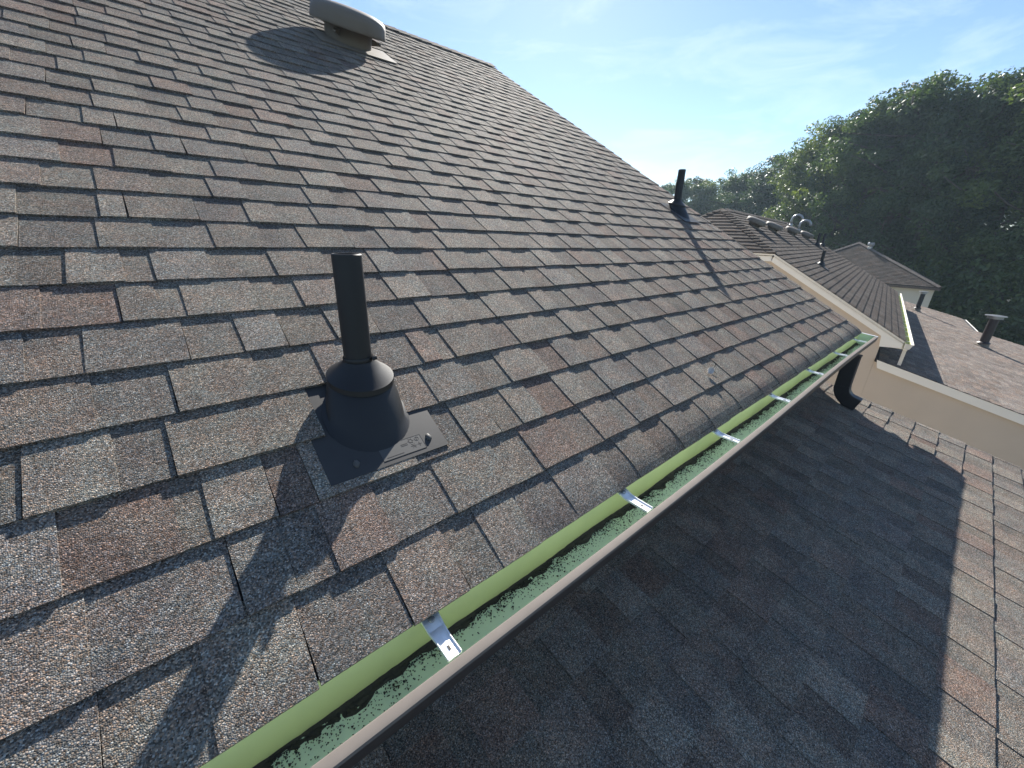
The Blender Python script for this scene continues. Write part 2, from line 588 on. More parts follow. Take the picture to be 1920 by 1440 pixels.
# the lower roof under the eave
DL0, DL1 = -0.46, 2.6
mb = MB()
mb.hexa([lf(X0, DL1, -0.03), lf(4.135, DL1, -0.03), lf(4.135, DL0, -0.03), lf(X0, DL0, -0.03),
         lf(X0, DL1, -0.0035), lf(4.135, DL1, -0.0035), lf(4.135, DL0, -0.0035), lf(X0, DL0, -0.0035)])
lower = mb.build("lower_roof", M['deck'], house)
pieces = []
fl = lambda x, s, h: lf(x, -s, h)
j = 0
for j in range(-4, 17):
    d = 0.141 + EXP * j
    for xa, xb, th in course_pieces(j, X0, 4.14, rs):
        vs, fs = piece_geom(fl, xa, xb, -d, th, rs, s_top=min(-d + EXP + 0.028, 0.358))
        pieces.append((vs, fs, tint_of(rs, th)))
lay("lower_shingles", lower, pieces, 260)
mb = MB(); mb.hexa([lf(X0, DL1 - 0.1, -0.20), lf(4.11, DL1 - 0.1, -0.20), lf(4.11, DL0, -0.20), lf(X0, DL0, -0.20),
                    lf(X0, DL1 - 0.1, -0.032), lf(4.11, DL1 - 0.1, -0.032), lf(4.11, DL0, -0.032), lf(X0, DL0, -0.032)])
mb.build("lower_roof_edge", M['trim'], house)
mb = MB(); mb.box((X0, -2.3, G0), (4.05, 0.298, -1.35)); mb.build("lower_wall", M['stucco'], house)

# ------------------------------------------------------------------ the gutter on the near eave
GX0, GX1 = -0.75, 4.19
gut = empty("rain_gutter", (1.7, -0.04, -0.112), "long open gutter, green inside with black grit, hung along the near eave", "gutter")


def extrude(name, prof, x0, x1, mat, parent, nx=1, closed=False, wob=0.0):
    m_ = MB()
    R_ = []
    for i in range(nx + 1):
        x = x0 + (x1 - x0) * i / nx
        w = wob * math.sin((x - 0.2) * 1.55) if wob else 0
        R_.append([(x, y + (w if y < -0.04 else 0), z) for y, z in prof])
    m_.rings(R_, closed, closed, closed)
    return m_.build(name, mat, parent)


NXG = 24
WB = -0.007
inner = extrude("trough_back", [(0.0235, -0.014), (0.0235, -0.104), (0.022, -0.106), (0.0215, -0.104), (0.0215, -0.014)], GX0, GX1, M['green'], gut, 1, True)
extrude("trough_floor", [(0.0215, -0.1045), (-0.052, -0.1055), (-0.066, -0.098), (-0.074, -0.080), (-0.088, -0.060), (-0.091, -0.036),
                         (-0.0925, -0.036), (-0.0895, -0.061), (-0.0755, -0.081), (-0.067, -0.100), (-0.052, -0.1075), (0.0215, -0.1065)],
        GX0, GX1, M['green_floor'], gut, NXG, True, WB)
extrude("front_face", [(-0.0935, -0.034), (-0.091, -0.061), (-0.077, -0.0815), (-0.068, -0.101), (-0.052, -0.109),
                       (-0.052, -0.1110), (-0.070, -0.103), (-0.079, -0.083), (-0.093, -0.063), (-0.0965, -0.034)],
        GX0, GX1, M['bronze'], gut, NXG, True, WB)
extrude("front_lip", [(-0.075, -0.0335), (-0.0755, -0.030), (-0.078, -0.0280), (-0.090, -0.0270), (-0.0955, -0.0285), (-0.097, -0.0335), (-0.0955, -0.036), (-0.077, -0.037)],
        GX0, GX1, M['lip'], gut, NXG, True, WB)
for o_ in gut.children:
    if o_.name.startswith(('front_lip', 'front_face', 'trough_floor')):
        smooth_by_angle(o_, 32)
mb = MB()
capp = [(0.0235, -0.014), (0.0235, -0.107), (-0.052, -0.108), (-0.069, -0.100), (-0.077, -0.082), (-0.092, -0.062), (-0.096, -0.028)]
mb.rings([[(GX1 - 0.001, y, z) for y, z in capp], [(GX1 + 0.003, y, z + 0.001) for y, z in capp]])
ec = mb.build("end_cap", M['green_floor'], gut)
mb = MB(); mb.hexa([(GX1 - 0.018, 0.022, -0.016), (GX1 + 0.005, 0.022, -0.016), (GX1 + 0.005, -0.094, -0.028), (GX1 - 0.018, -0.094, -0.028),
                    (GX1 - 0.018, 0.022, -0.012), (GX1 + 0.005, 0.022, -0.012), (GX1 + 0.005, -0.094, -0.0245), (GX1 - 0.018, -0.094, -0.0245)])
mb.build("end_cap_rim", M['alu'], gut)
# hidden hangers, one every two feet
hg = None
for i, hx in enumerate((0.245, 0.856, 1.453, 2.05, 2.66, 3.27, 3.88)):
    w = WB * math.sin((hx - 0.2) * 1.55)
    mb = MB()
    wd0, wd1 = 0.017, 0.014
    path = [(0.020, -0.022, wd0), (0.006, -0.024, wd0), (-0.010, -0.030, wd0 * 0.95), (-0.035, -0.0315, wd1), (-0.072 + w, -0.0325, wd1)]
    secs = []
    for y, z, wd in path:                  # folded strap: flat with raised flanges
        secs.append([(hx - wd, y, z + 0.006), (hx - wd + 0.0016, y, z + 0.006), (hx - wd + 0.002, y, z + 0.0016), (hx, y, z + 0.003), (hx + wd - 0.002, y, z + 0.0016),
                     (hx + wd - 0.0016, y, z + 0.006), (hx + wd, y, z + 0.006), (hx + wd, y, z), (hx - wd, y, z)])
    mb.rings(secs)
    hobj = mb.build("hanger", M['alu'], gut)
    mb = MB(); mb.lathe((hx, 0.006, -0.0205), (0, -0.4, 1), [(0.0062, -0.001), (0.0062, 0.003), (0.005, 0.0045), (0.0, 0.0048)], 12)
    mb.build("screw", M['galv'], hobj)
    mb = MB(); mb.box((hx - 0.0022, -0.058, -0.0300), (hx + 0.0022, -0.049, -0.0283)); mb.build("slot", M['ink'], hobj)
# grit washed off the shingles
mb = MB()
rg = random.Random(5)
nx = 420
R_ = []
ph = [rg.uniform(0, 6) for _ in range(8)]
for i in range(nx + 1):
    x = GX0 + 0.02 + (GX1 - GX0 - 0.04) * i / nx
    f = 0.5 + 0.5 * math.sin(x * 4.1 + ph[0]) * math.sin(x * 9.7 + ph[1])
    w = 0.008 + 0.015 * f + 0.006 * math.sin(x * 31 + ph[2]) + 0.006 * math.sin(x * 83 + ph[3]) + rg.uniform(-0.003, 0.003)
    w = max(0.006, w)
    hh = 0.0045 + 0.003 * math.sin(x * 13 + ph[4]) + rg.uniform(-0.001, 0.001)
    row = [(x, 0.0212, -0.1035 + hh + 0.002)]
    for q in range(1, 6):
        u = q / 5
        row.append((x + rg.uniform(-0.002, 0.002), 0.0212 - w * u, -0.1050 + hh * (1 - u ** 1.5) + (rg.uniform(-0.0012, 0.0012) if q < 5 else -0.0012)))
    R_.append(row)
mb.rings(R_, False, False, False)
mb.build("grit_bank", M['debris'], gut, kind="stuff")
mb = MB()
for i in range(15000):
    x = rg.uniform(GX0 + 0.02, GX1 - 0.02)
    f = 0.5 + 0.5 * math.sin(x * 4.1 + ph[0]) * math.sin(x * 9.7 + ph[1])
    f2 = 0.5 + 0.5 * math.sin(x * 23 + ph[5]) * math.sin(x * 7.3 + ph[6])
    y = 0.019 - rg.expovariate(1.0) * (0.008 + 0.020 * f * (0.4 + 0.9 * f2))
    if rg.random() < 0.02:
        y = rg.uniform(-0.064, 0.015)
    if y < -0.066 or y > 0.018:
        continue
    z = -0.1045 if y > -0.05 else -0.1045 + (-0.05 - y) * 0.55
    s = rg.uniform(0.0009, 0.0021) if rg.random() < 0.93 else rg.uniform(0.002, 0.0036)
    p = Vector((x, y, z + s * 0.4))
    mb.add([p + Vector((s, 0, 0)), p + Vector((-s * 0.5, s * 0.9, 0)), p + Vector((-s * 0.5, -s * 0.9, 0)), p + Vector((0, 0, s))], [(0, 1, 3), (1, 2, 3), (2, 0, 3)])
mb.build("loose_grit", M['debris'], gut, kind="stuff")

# ------------------------------------------------------------------ downspout at the gutter's far end
ds = empty("downspout", (3.76, -0.08, -0.53), "dark square downspout curving onto the lower roof below the gutter end", "downspout")


def ribbed(path, hw, hd, name, parent, mat):
    """rectangular tube with shallow ribs swept along a path in the plane x = const"""
    m_ = MB(); R_ = []
    for i, (x, y, z) in enumerate(path):
        a = path[max(0, i - 1)]; b = path[min(len(path) - 1, i + 1)]
        d = Vector(b) - Vector(a); d.normalize()
        sx = Vector((1, 0, 0)); n_ = d.cross(sx).normalized()
        sec = []
        def side(p, q, k):
            for u in range(k):
                t = u / k
                rib = 0.003 * (1 if u % 2 else 0)
                c = (p[0] + (q[0] - p[0]) * t, p[1] + (q[1] - p[1]) * t)
                nx_, ny_ = (q[1] - p[1]), -(q[0] - p[0]); l_ = math.hypot(nx_, ny_)
                sec.append((c[0] - nx_ / l_ * -rib, c[1] - ny_ / l_ * -rib))
        cs = [(-hw, -hd), (hw, -hd), (hw, hd), (-hw, hd)]
        for q in range(4):
            side(cs[q], cs[(q + 1) % 4], 6)
        R_.append([Vector((x, y, z)) + sx * a_ + n_ * b_ for a_, b_ in sec])
    m_.rings(R_)
    return smooth_by_angle(m_.build(name, mat, parent), 50)


dx = 3.77
ribbed([(dx, -0.035, -0.112), (dx, -0.035, -0.20), (dx, -0.036, -0.30), (dx, -0.037, -0.36)], 0.032, 0.045, "pipe", ds, M['black_metal'])
el = []
for i in range(9):
    a = math.radians(80 * i / 8)
    el.append((dx, -0.037 - 0.095 * (1 - math.cos(a)), -0.358 - 0.095 * math.sin(a) - 0.012 * i / 8))
el.append((dx, el[-1][1] - 0.045, el[-1][2] - 0.014))
ribbed(el, 0.0335, 0.0465, "elbow", ds, M['black_metal'])
mb = MB(); mb.box((dx - 0.036, -0.085, -0.128), (dx + 0.036, 0.012, -0.1115)); mb.build("outlet", M['bronze'], ds)

# ------------------------------------------------------------------ plumbing vent pipes with boots
def vent_pipe(bx, by, label, full=True, fl_h=(0.0098, 0.0052, -0.0016)):
    s_ax = by / CP
    z0 = by * math.tan(PIT)
    root = empty("vent_pipe", (bx, by, z0), label, "vent pipe", None)
    ax = Vector((bx, by, z0))
    mb = MB(); n = 28
    rr = 0.0315
    prof = [(rr, -0.02), (rr, 0.333), (rr - 0.002, 0.335), (rr - 0.005, 0.335), (rr - 0.005, 0.20)]
    mb.lathe(ax, (0, 0, 1), prof, n, False, True)
    smooth_by_angle(mb.build("pipe", M['pipe'], root))
    # boot: skirt skewed from the roof plane to a level shoulder, collar above
    R_ = []
    cx, cs, rx, rs_ = bx - 0.014, s_ax - 0.062, 0.086, 0.104
    nn = 40
    for u in (0.0, 0.08, 0.35, 0.68, 0.92, 1.0):
        ring = []
        for j_ in range(nn):
            a = 2 * math.pi * j_ / nn
            b0 = rf(cx + rx * math.cos(a), cs + rs_ * math.sin(a), 0.007)
            if u == 0.0:
                b0 = rf(cx + (rx + 0.010) * math.cos(a), cs + (rs_ + 0.010) * math.sin(a), 0.0065)
            sh = ax + Vector((0.073 * math.cos(a), 0.073 * math.sin(a) - 0.004, 0.046 + 0.020 * math.sin(a)))
            bul = 0.0035 * math.sin(math.pi * u)
            p = b0.lerp(sh, u)
            p += Vector((math.cos(a) * bul, math.sin(a) * bul, 0))
            ring.append(p)
        R_.append(ring)
    for r_, h_, k_ in ((0.0765, 0.047, 1.0), (0.0765, 0.058, 0.9), (0.072, 0.061, 0.85), (0.050, 0.078, 0.5), (0.037, 0.090, 0.2), (0.0345, 0.094, 0.1), (0.031, 0.094, 0.1)):
        R_.append([ax + Vector((r_ * math.cos(2 * math.pi * j_ / nn), r_ * math.sin(2 * math.pi * j_ / nn) - 0.004 * k_, h_ + 0.020 * k_ * math.sin(2 * math.pi * j_ / nn))) for j_ in range(nn)])
    mb = MB(); mb.rings(R_, False, True)
    smooth_by_angle(mb.build("boot", M['rubber'], root), 38)
    # flange
    fx0, fx1 = bx - 0.147, bx + 0.129
    f0, f1, f2 = s_ax - 0.210, s_ax - 0.085, s_ax + 0.100
    mb = MB()
    def prof_ring(x):
        return [rf(x, f0, fl_h[0] - 0.0022), rf(x, f1, fl_h[1] - 0.0022), rf(x, f2, fl_h[2] - 0.0022), rf(x, f2, fl_h[2]), rf(x, f1, fl_h[1]), rf(x, f0, fl_h[0])]
    mb.rings([prof_ring(fx0), prof_ring(fx1)])
    fo = mb.build("flange", M['flange'], root)
    if full:
        def fh(s):
            return fl_h[0] + (fl_h[1] - fl_h[0]) * (s - f0) / (f1 - f0)
        # moulded label with its little marks, right of the boot's foot
        mb = MB()
        lx0, lx1, ls0, ls1 = bx - 0.03, bx + 0.075, f0 + 0.012, f0 + 0.052
        mb.hexa([rf(lx0, ls0, fh(ls0) - 0.0004), rf(lx1, ls0, fh(ls0) - 0.0004), rf(lx1, ls1, fh(ls1) - 0.0004), rf(lx0, ls1, fh(ls1) - 0.0004),
                 rf(lx0, ls0, fh(ls0) + 0.0005), rf(lx1, ls0, fh(ls0) + 0.0005), rf(lx1, ls1, fh(ls1) + 0.0005), rf(lx0, ls1, fh(ls1) + 0.0005)])
        lab = mb.build("label_panel", M['label_grey'], fo)
        mb = MB()
        def bar(xa, sa, xb, sb, w):
            d = Vector((xb - xa, sb - sa, 0)); d.normalize(); nx_, ny_ = -d.y * w, d.x * w
            q = [(xa - nx_, sa - ny_), (xb - nx_, sb - ny_), (xb + nx_, sb + ny_), (xa + nx_, sa + ny_)]
            mb.hexa([rf(a, b, fh(b) + 0.0003) for a, b in q] + [rf(a, b, fh(b) + 0.0008) for a, b in q])
        def circ(cx_, cs_, r_, n_=10, w=0.0006):
            for k_ in range(n_):
                a, b = 2 * math.pi * k_ / n_, 2 * math.pi * (k_ + 1) / n_
                bar(cx_ + r_ * math.cos(a), cs_ + r_ * math.sin(a), cx_ + r_ * math.cos(b), cs_ + r_ * math.sin(b), w)
        circ(lx1 - 0.012, ls1 - 0.009, 0.0052); bar(lx1 - 0.012, ls1 - 0.012, lx1 - 0.012, ls1 - 0.006, 0.0007)
        circ(lx1 - 0.028, ls1 - 0.010, 0.0046)
        for k_ in range(6):
            a = k_ * math.pi / 3
            bar(lx1 - 0.028 + 0.004 * math.cos(a), ls1 - 0.010 + 0.004 * math.sin(a), lx1 - 0.028 + 0.0075 * math.cos(a), ls1 - 0.010 + 0.0075 * math.sin(a), 0.0006)
        for k_ in range(3):
            a = k_ * math.pi / 3
            bar(lx1 - 0.026 - 0.007 * math.cos(a), ls1 - 0.025 - 0.007 * math.sin(a), lx1 - 0.026 + 0.007 * math.cos(a), ls1 - 0.025 + 0.007 * math.sin(a), 0.0006)
        bar(lx1 - 0.011, ls1 - 0.030, lx1 - 0.011, ls1 - 0.019, 0.0006); bar(lx1 - 0.016, ls1 - 0.0245, lx1 - 0.006, ls1 - 0.0245, 0.0006)
        bar(lx1 - 0.054, ls1 - 0.013, lx1 - 0.038, ls1 - 0.013, 0.0007); bar(lx1 - 0.054, ls1 - 0.017, lx1 - 0.038, ls1 - 0.017, 0.0007)
        bar(lx0 + 0.010, ls0 + 0.006, lx0 + 0.050, ls0 + 0.006, 0.0008)
        for a in ((lx0, ls0, lx1, ls0), (lx1, ls0, lx1, ls1), (lx1, ls1, lx0, ls1)):
            bar(*a, 0.0005)
        mb.build("label_marks", M['ink'], fo)
        for (sx_, ss_, k_) in ((bx + 0.092, f0 + 0.036, 1.0), (bx - 0.085, f0 + 0.030, 0.9)):
            mb = MB(); c = rf(sx_, ss_, fh(ss_)); ring = []
            rb = random.Random(int(k_ * 10))
            for h_, r_ in ((-0.001, 0.0085), (0.0025, 0.008), (0.0045, 0.0055), (0.0055, 0.002)):
                ring.append([c + (rf(1, 0) * math.cos(a) * 0.8 * r_ + (rf(0, 1)) * math.sin(a) * 1.25 * r_) * rb.uniform(0.85, 1.12) + rf(0, 0, 1) * h_ * k_
                             for a in [2 * math.pi * q / 12 for q in range(12)]])
            mb.rings(ring); mb.build("sealed_nail", M['sealant'], fo, smooth=True)
        # clamp screw at the collar
        mb = MB()
        mb.lathe(ax + Vector((0.022, -0.030, 0.100)), (0.9, -0.2, 0.3), [(0.006, 0), (0.006, 0.009), (0.0045, 0.011), (0.0, 0.011)], 8)
        mb.lathe(ax, (0, 0, 1), [(0.0335, 0.092), (0.0345, 0.094), (0.0345, 0.101), (0.0335, 0.103)], 28, False, False)
        smooth_by_angle(mb.build("collar_clamp", M['pipe'], root))
    return root


vent_pipe(0.320, 0.445, "black plumbing vent pipe with a label moulded into its roof flange, nearest the green gutter")
vent_pipe(3.700, 1.515, "black plumbing vent pipe standing high on the near roof beside its sloping gable edge", False, (0.0125, 0.0115, 0.011))


# ------------------------------------------------------------------ domed roof vents
def dome_vent(o, nrm, xdir, label, group=None, k=1.0):
    o = Vector(o); nrm = Vector(nrm).normalized(); xd = Vector(xdir).normalized(); yd = nrm.cross(xd)
    root = empty("roof_vent", o, label, "roof vent", group)
    hax = (nrm * 0.74 + Vector((0, 0, 0.26))).normalized()       # the hood sits nearly level
    mb = MB()
    w, d = 0.315 * k, 0.29 * k
    hx_ = lambda a, b, h: o + xd * a + yd * b + nrm * h
    mb.hexa([hx_(-w, -d, 0.006), hx_(w, -d, 0.006), hx_(w, 0.02, 0.004), hx_(-w, 0.02, 0.004), hx_(-w, -d, 0.0135), hx_(w, -d, 0.0135), hx_(w, 0.02, 0.0085), hx_(-w, 0.02, 0.0085)])
    mb.build("flange", M['vent'], root)
    mb = MB(); mb.lathe(o, hax, [(0.187 * k, -0.06), (0.187 * k, 0.016), (0.187 * k, 0.12 * k), (0.18 * k, 0.125 * k)], 40, False, True)
    smooth_by_angle(mb.build("neck", M['vent'], root))
    mb = MB()
    mb.lathe(o + hax * 0.018 * k, hax, [(0.19 * k, 0.096 * k), (0.270 * k, 0.080 * k), (0.285 * k, 0.070 * k), (0.294 * k, 0.070 * k), (0.297 * k, 0.076 * k), (0.296 * k, 0.090 * k),
                      (0.292 * k, 0.135 * k), (0.283 * k, 0.165 * k), (0.256 * k, 0.187 * k), (0.19 * k, 0.203 * k), (0.10 * k, 0.211 * k), (0.0, 0.213 * k)], 48, False, False)
    smooth_by_angle(mb.build("hood", M['vent'], root), 50)
    for i in range(4):
        a = math.pi * (0.25 + 0.5 * i)
        mb = MB(); p = o + (xd * math.cos(a) + yd * math.sin(a)) * 0.20 * k
        t_ = (xd * -math.sin(a) + yd * math.cos(a)) * 0.012
        r_ = (xd * math.cos(a) + yd * math.sin(a)) * 0.07 * k
        mb.hexa([p - t_ + nrm * 0.05 * k, p + t_ + nrm * 0.05 * k, p + t_ + r_ + nrm * 0.072 * k, p - t_ + r_ + nrm * 0.072 * k,
                 p - t_ + nrm * 0.095 * k, p + t_ + nrm * 0.095 * k, p + t_ + r_ + nrm * 0.084 * k, p - t_ + r_ + nrm * 0.084 * k])
        mb.build("bracket", M['vent'], root)
    return root


dome_vent(rf(1.66, 4.22, 0.004), (0, -SP, CP), (1, 0, 0), "large domed metal vent high on the near roof just below its ridge")

# fallen leaf on the first courses
lfp = rf(1.715, 0.201, 0.0085)
mb = MB()
u_, v_, n_ = rf(1, 0), rf(0, 1), rf(0, 0, 1)
pts = []
for i in range(7):
    t = i / 6
    w = 0.013 * math.sin(math.pi * min(1, t * 0.92 + 0.05)) + 0.001
    pts.append((t, w))
vv = []
for t, w in pts:
    c = lfp + u_ * (-0.030 + 0.045 * t) + v_ * (0.006 * t) + n_ * (0.004 + 0.014 * t * t)
    vv += [c - v_ * w + n_ * 0.006, c, c + v_ * w + n_ * 0.008]
ff = []
for i in range(6):
    for q in range(2):
        ff.append((i * 3 + q, i * 3 + q + 1, i * 3 + q + 4, i * 3 + q + 3))
leafroot = empty("fallen_leaf", lfp, "small pale curled dry leaf lying on the shingles above the gutter", "leaf")
bl = mesh_obj("blade", vv, ff, M['dry_leaf'], leafroot)
sm = bl.modifiers.new("thick", 'SOLIDIFY'); sm.thickness = 0.0008
mb = MB(); tip = lfp + u_ * 0.015 + v_ * 0.006 + n_ * 0.018
mb.tube([tip, tip + u_ * 0.010 + n_ * 0.010 + v_ * 0.004, tip + u_ * 0.012 + n_ * 0.022 + v_ * 0.010], [0.0016, 0.0013, 0.0016], 6)
mb.tube([lfp + u_ * 0.012 + n_ * 0.002, lfp + u_ * 0.028 - v_ * 0.004 + n_ * 0.006, lfp + u_ * 0.036 - v_ * 0.016 + n_ * 0.002], [0.0015, 0.0015, 0.001], 6)
mb.build("stalk", M['stem'], leafroot)

# ------------------------------------------------------------------ the next house
nh = empty("next_house", nb(15.5, 2.0, G0), "beige stucco house with cream trim and a hipped shingle roof beyond the gutter end", "house")
m7 = 7 / 12
ya, za = 1.723, 0.419                       # where rake and clipped hip meet
ye, ze = -0.67, 0.419 - (1.723 + 0.67) * m7  # eave
yrd = 3.40; tr = yrd - ya; zrd = za + tr * m7
xr0 = 10.0 + tr; XF = 21.2                  # ridge start, far gable
yb = 2 * yrd - ya; ybe = 2 * yrd - ye

mb = MB()
th = 0.05
front = [(10, ye, ze), (XF, ye, ze), (XF, yrd, zrd), (xr0, yrd, zrd), (10, ya, za)]
back = [(10, ybe, ze), (10, yb, za), (xr0, yrd, zrd), (XF, yrd, zrd), (XF, ybe, ze)]
hipf = [(10, ya, za), (xr0, yrd, zrd), (10, yb, za)]
for poly in (front, back, hipf):
    n = len(poly); b = len(mb.v)
    mb.v += [nb(*p) for p in poly] + [nb(p[0], p[1], p[2] - th) for p in poly]
    mb.f += [tuple(b + i for i in range(n)), tuple(b + n + i for i in reversed(range(n)))]
nroof = mb.build("roof", M['deck'], nh)
NPAL = [(0.080, 0.074, 0.068), (0.088, 0.081, 0.074), (0.074, 0.067, 0.062), (0.084, 0.072, 0.063)]


def band(name, parent, p0, p1, q0, q1, nrm, h0, h1, mat=None, nseg=14, r=rs, bright=1.25):
    """one course: lower edge p0-p1, upper edge q0-q1, tinted tab by tab, with a slightly uneven edge"""
    p0, p1, q0, q1, nrm = [Vector(a) for a in (p0, p1, q0, q1, nrm)]
    nrm.normalize()
    m_ = MB()
    L_ = (p1 - p0).length
    n = max(1, int(L_ / 0.24))
    for i in range(n):
        a, b = i / n, (i + 1) / n
        k = bright * r.uniform(0.80, 1.20); t0 = r.choice(NPAL); t = tuple(c * k for c in t0)
        e_ = r.uniform(0, 0.004) if i % 2 else 0.0
        A, B, Cc, D = p0.lerp(p1, a), p0.lerp(p1, b), q0.lerp(q1, b), q0.lerp(q1, a)
        m_.add([A, B, B + nrm * (h0 + e_), A + nrm * (h0 + e_), D + nrm * h1, Cc + nrm * h1], [(0, 1, 2, 3), (3, 2, 5, 4)], t)
    return m_.build(name, mat or M['shingle_far'], parent)


nF = (nb(0, -m7, 1) - nb(0, 0, 0)); nH = (nb(-m7, 0, 1) - nb(0, 0, 0))
SLN = math.hypot(1, m7)
nc = int((yrd - ye) * SLN / EXP) + 1
for k in range(nc):
    y0 = ye + k * EXP / SLN - 0.012; y1 = min(y0 + EXP * 1.06 / SLN, yrd)
    if y1 - y0 < 0.03:
        continue
    zf = lambda y: ze + (y - ye) * m7
    xl = lambda y: 9.985 if y <= ya else 10 + (y - ya)
    band("shingle_course", nroof, nb(xl(y0), y0, zf(y0)), nb(XF + 0.01, y0, zf(y0)), nb(xl(y1), y1, zf(y1)), nb(XF + 0.01, y1, zf(y1)), nF, 0.012, 0.003)
nch = int(tr * SLN / EXP) + 1
for k in range(nch):
    t0 = k * EXP / SLN - 0.012; t1 = min(t0 + EXP * 1.06 / SLN, tr)
    if t1 - t0 < 0.03:
        continue
    band("hip_course", nroof, nb(10 + t0, yb - t0, za + t0 * m7), nb(10 + t0, ya + t0, za + t0 * m7), nb(10 + t1, yb - t1, za + t1 * m7), nb(10 + t1, ya + t1, za + t1 * m7), nH, 0.018, 0.003)


def caps(a, b, na, nb_, name, parent, w=0.13, step=0.143):
    """lapped cap shingles along a hip or ridge from a (low) to b"""
    a, b = Vector(a), Vector(b); d = (b - a); L_ = d.length; d.normalize()
    na, nb_ = Vector(na).normalized(), Vector(nb_).normalized()
    sa = d.cross(na).normalized(); sb = d.cross(nb_).normalized()
    up = (na + nb_).normalized()
    if sa.dot(sb) > 0:
        pass
    n = int(L_ / step)
    for i in range(n):
        p = a + d * (i * step); q = a + d * min(i * step + step + 0.02, L_)
        v = []
        for pt, h in ((p, 0.030), (q, 0.012)):
            c = pt + up * (h + 0.004)
            l_ = pt + SIDE_A * 0 + sideA * w + na * (h * 0.9)
            r_ = pt + sideB * w + nb_ * (h * 0.9)
            v += [l_, c, r_, r_ - up * 0.012, c - up * 0.012, l_ - up * 0.012]
        fs = [(0, 1, 2, 3, 4, 5), (11, 10, 9, 8, 7, 6)] + [(i_, 6 + i_, 6 + (i_ + 1) % 6, (i_ + 1) % 6) for i_ in range(6)]
        k_ = rs.uniform(0.9, 1.15)
        mesh_obj(name, v, fs, M['shingle_far'], parent, tint=tuple(c_ * k_ for c_ in rs.choice(NPAL)))


SIDE_A = Vector((0, 0, 0))
o_ = nb(0, 0, 0)
vec = lambda x, y, z: nb(x, y, z) - o_
# front hip: between the hip end and the front slope
sideA = vec(0, 1, 0).normalized(); sideB = vec(1, 0, 0).normalized()
caps(nb(10, ya, za), nb(xr0, yrd, zrd), nH, nF, "hip_cap", nroof)
nBk = vec(0, m7, 1)
sideA = vec(0, -1, 0).normalized(); sideB = vec(1, 0, 0).normalized()
caps(nb(10, yb, za), nb(xr0, yrd, zrd), nH, nBk, "hip_cap", nroof)
sideA = vec(0, -1, -m7).normalized(); sideB = vec(0, 1, -m7).normalized()
mb = MB()
for i in range(2):
    pass
caps(nb(XF, yrd, zrd), nb(xr0, yrd, zrd), nF, nBk, "ridge_cap", nroof, step=0.30)

# gable wall under the rake and down behind the lower roof
mb = MB()
wy0 = -0.36
gz = lambda y: ze + (y - ye) * m7 - 0.06
R2 = lambda y: -1.378 + 0.25 * (y + 0.39)
polyw = [(wy0, G0), (2 * yrd - wy0, G0), (2 * yrd - wy0, gz(wy0)), (yb, za - 0.06), (ya, za - 0.06), (wy0, gz(wy0))]
mb.rings([[nb(10.06, y, z) for y, z in polyw], [nb(10.20, y, z) for y, z in polyw]])
mb.box((10.2, wy0, G0), (XF - 0.1, wy0 + 0.14, gz(wy0)), nb)
mb.box((XF - 0.24, wy0 + 0.14, G0), (XF - 0.1, 2 * yrd - wy0 - 0.14, gz(wy0)), nb)
mb.box((10.2, 2 * yrd - wy0 - 0.14, G0), (XF - 0.1, 2 * yrd - wy0, gz(wy0)), nb)
mb.build("wall", M['stucco'], nh)
mb = MB()
polyf = [(XF - 0.1, wy0, gz(wy0)), (XF - 0.1, 2 * yrd - wy0, gz(wy0)), (XF - 0.1, yrd, zrd - 0.06)]
mb.rings([[nb(*p) for p in polyf], [nb(p[0] - 0.12, p[1], p[2]) for p in polyf]])
mb.build("far_gable", M['stucco'], nh)
polyl = [(-5.2, G0), (wy0 - 0.002, G0), (wy0 - 0.002, R2(wy0) - 0.06), (-5.2, R2(-5.2) - 0.06)]
mb = MB(); mb.rings([[nb(10.06, y, z) for y, z in polyl], [nb(20.9, y, z) for y, z in polyl]])
mb.build("lower_wall", M['stucco'], nh)
# rake fascia: lower board and a narrow drip board on top
for side in (0, 1):
    fy = (lambda y: y) if side == 0 else (lambda y: 2 * yrd - y)
    mb = MB()
    A_, B_ = (ye + 0.02, ze - 0.006 + 0.02 * m7), (ya, za - 0.006)
    q = [(A_[0], A_[1] - 0.150), (B_[0] + 0.03, B_[1] - 0.150), (B_[0] - 0.01, B_[1] - 0.034), (A_[0], A_[1] - 0.034)]
    mb.rings([[nb(10.012, fy(y), z) for y, z in q], [nb(10.058, fy(y), z) for y, z in q]])
    mb.build("rake_fascia", M['trim'], nh)
    mb = MB()
    q = [(A_[0] - 0.01, A_[1] - 0.032), (B_[0], B_[1] - 0.032), (B_[0], B_[1]), (A_[0] - 0.01, A_[1])]
    mb.rings([[nb(9.996, fy(y), z) for y, z in q], [nb(10.058, fy(y), z) for y, z in q]])
    mb.build("drip_board", M['trim'], nh)
mb = MB(); mb.box((10.014, ya + 0.032, za - 0.156), (10.058, yb - 0.032, za - 0.036), nb); mb.build("hip_fascia", M['trim'], nh)
mb = MB(); mb.box((9.998, ya + 0.002, za - 0.034), (10.058, yb - 0.002, za - 0.004), nb); mb.build("hip_drip_board", M['trim'], nh)
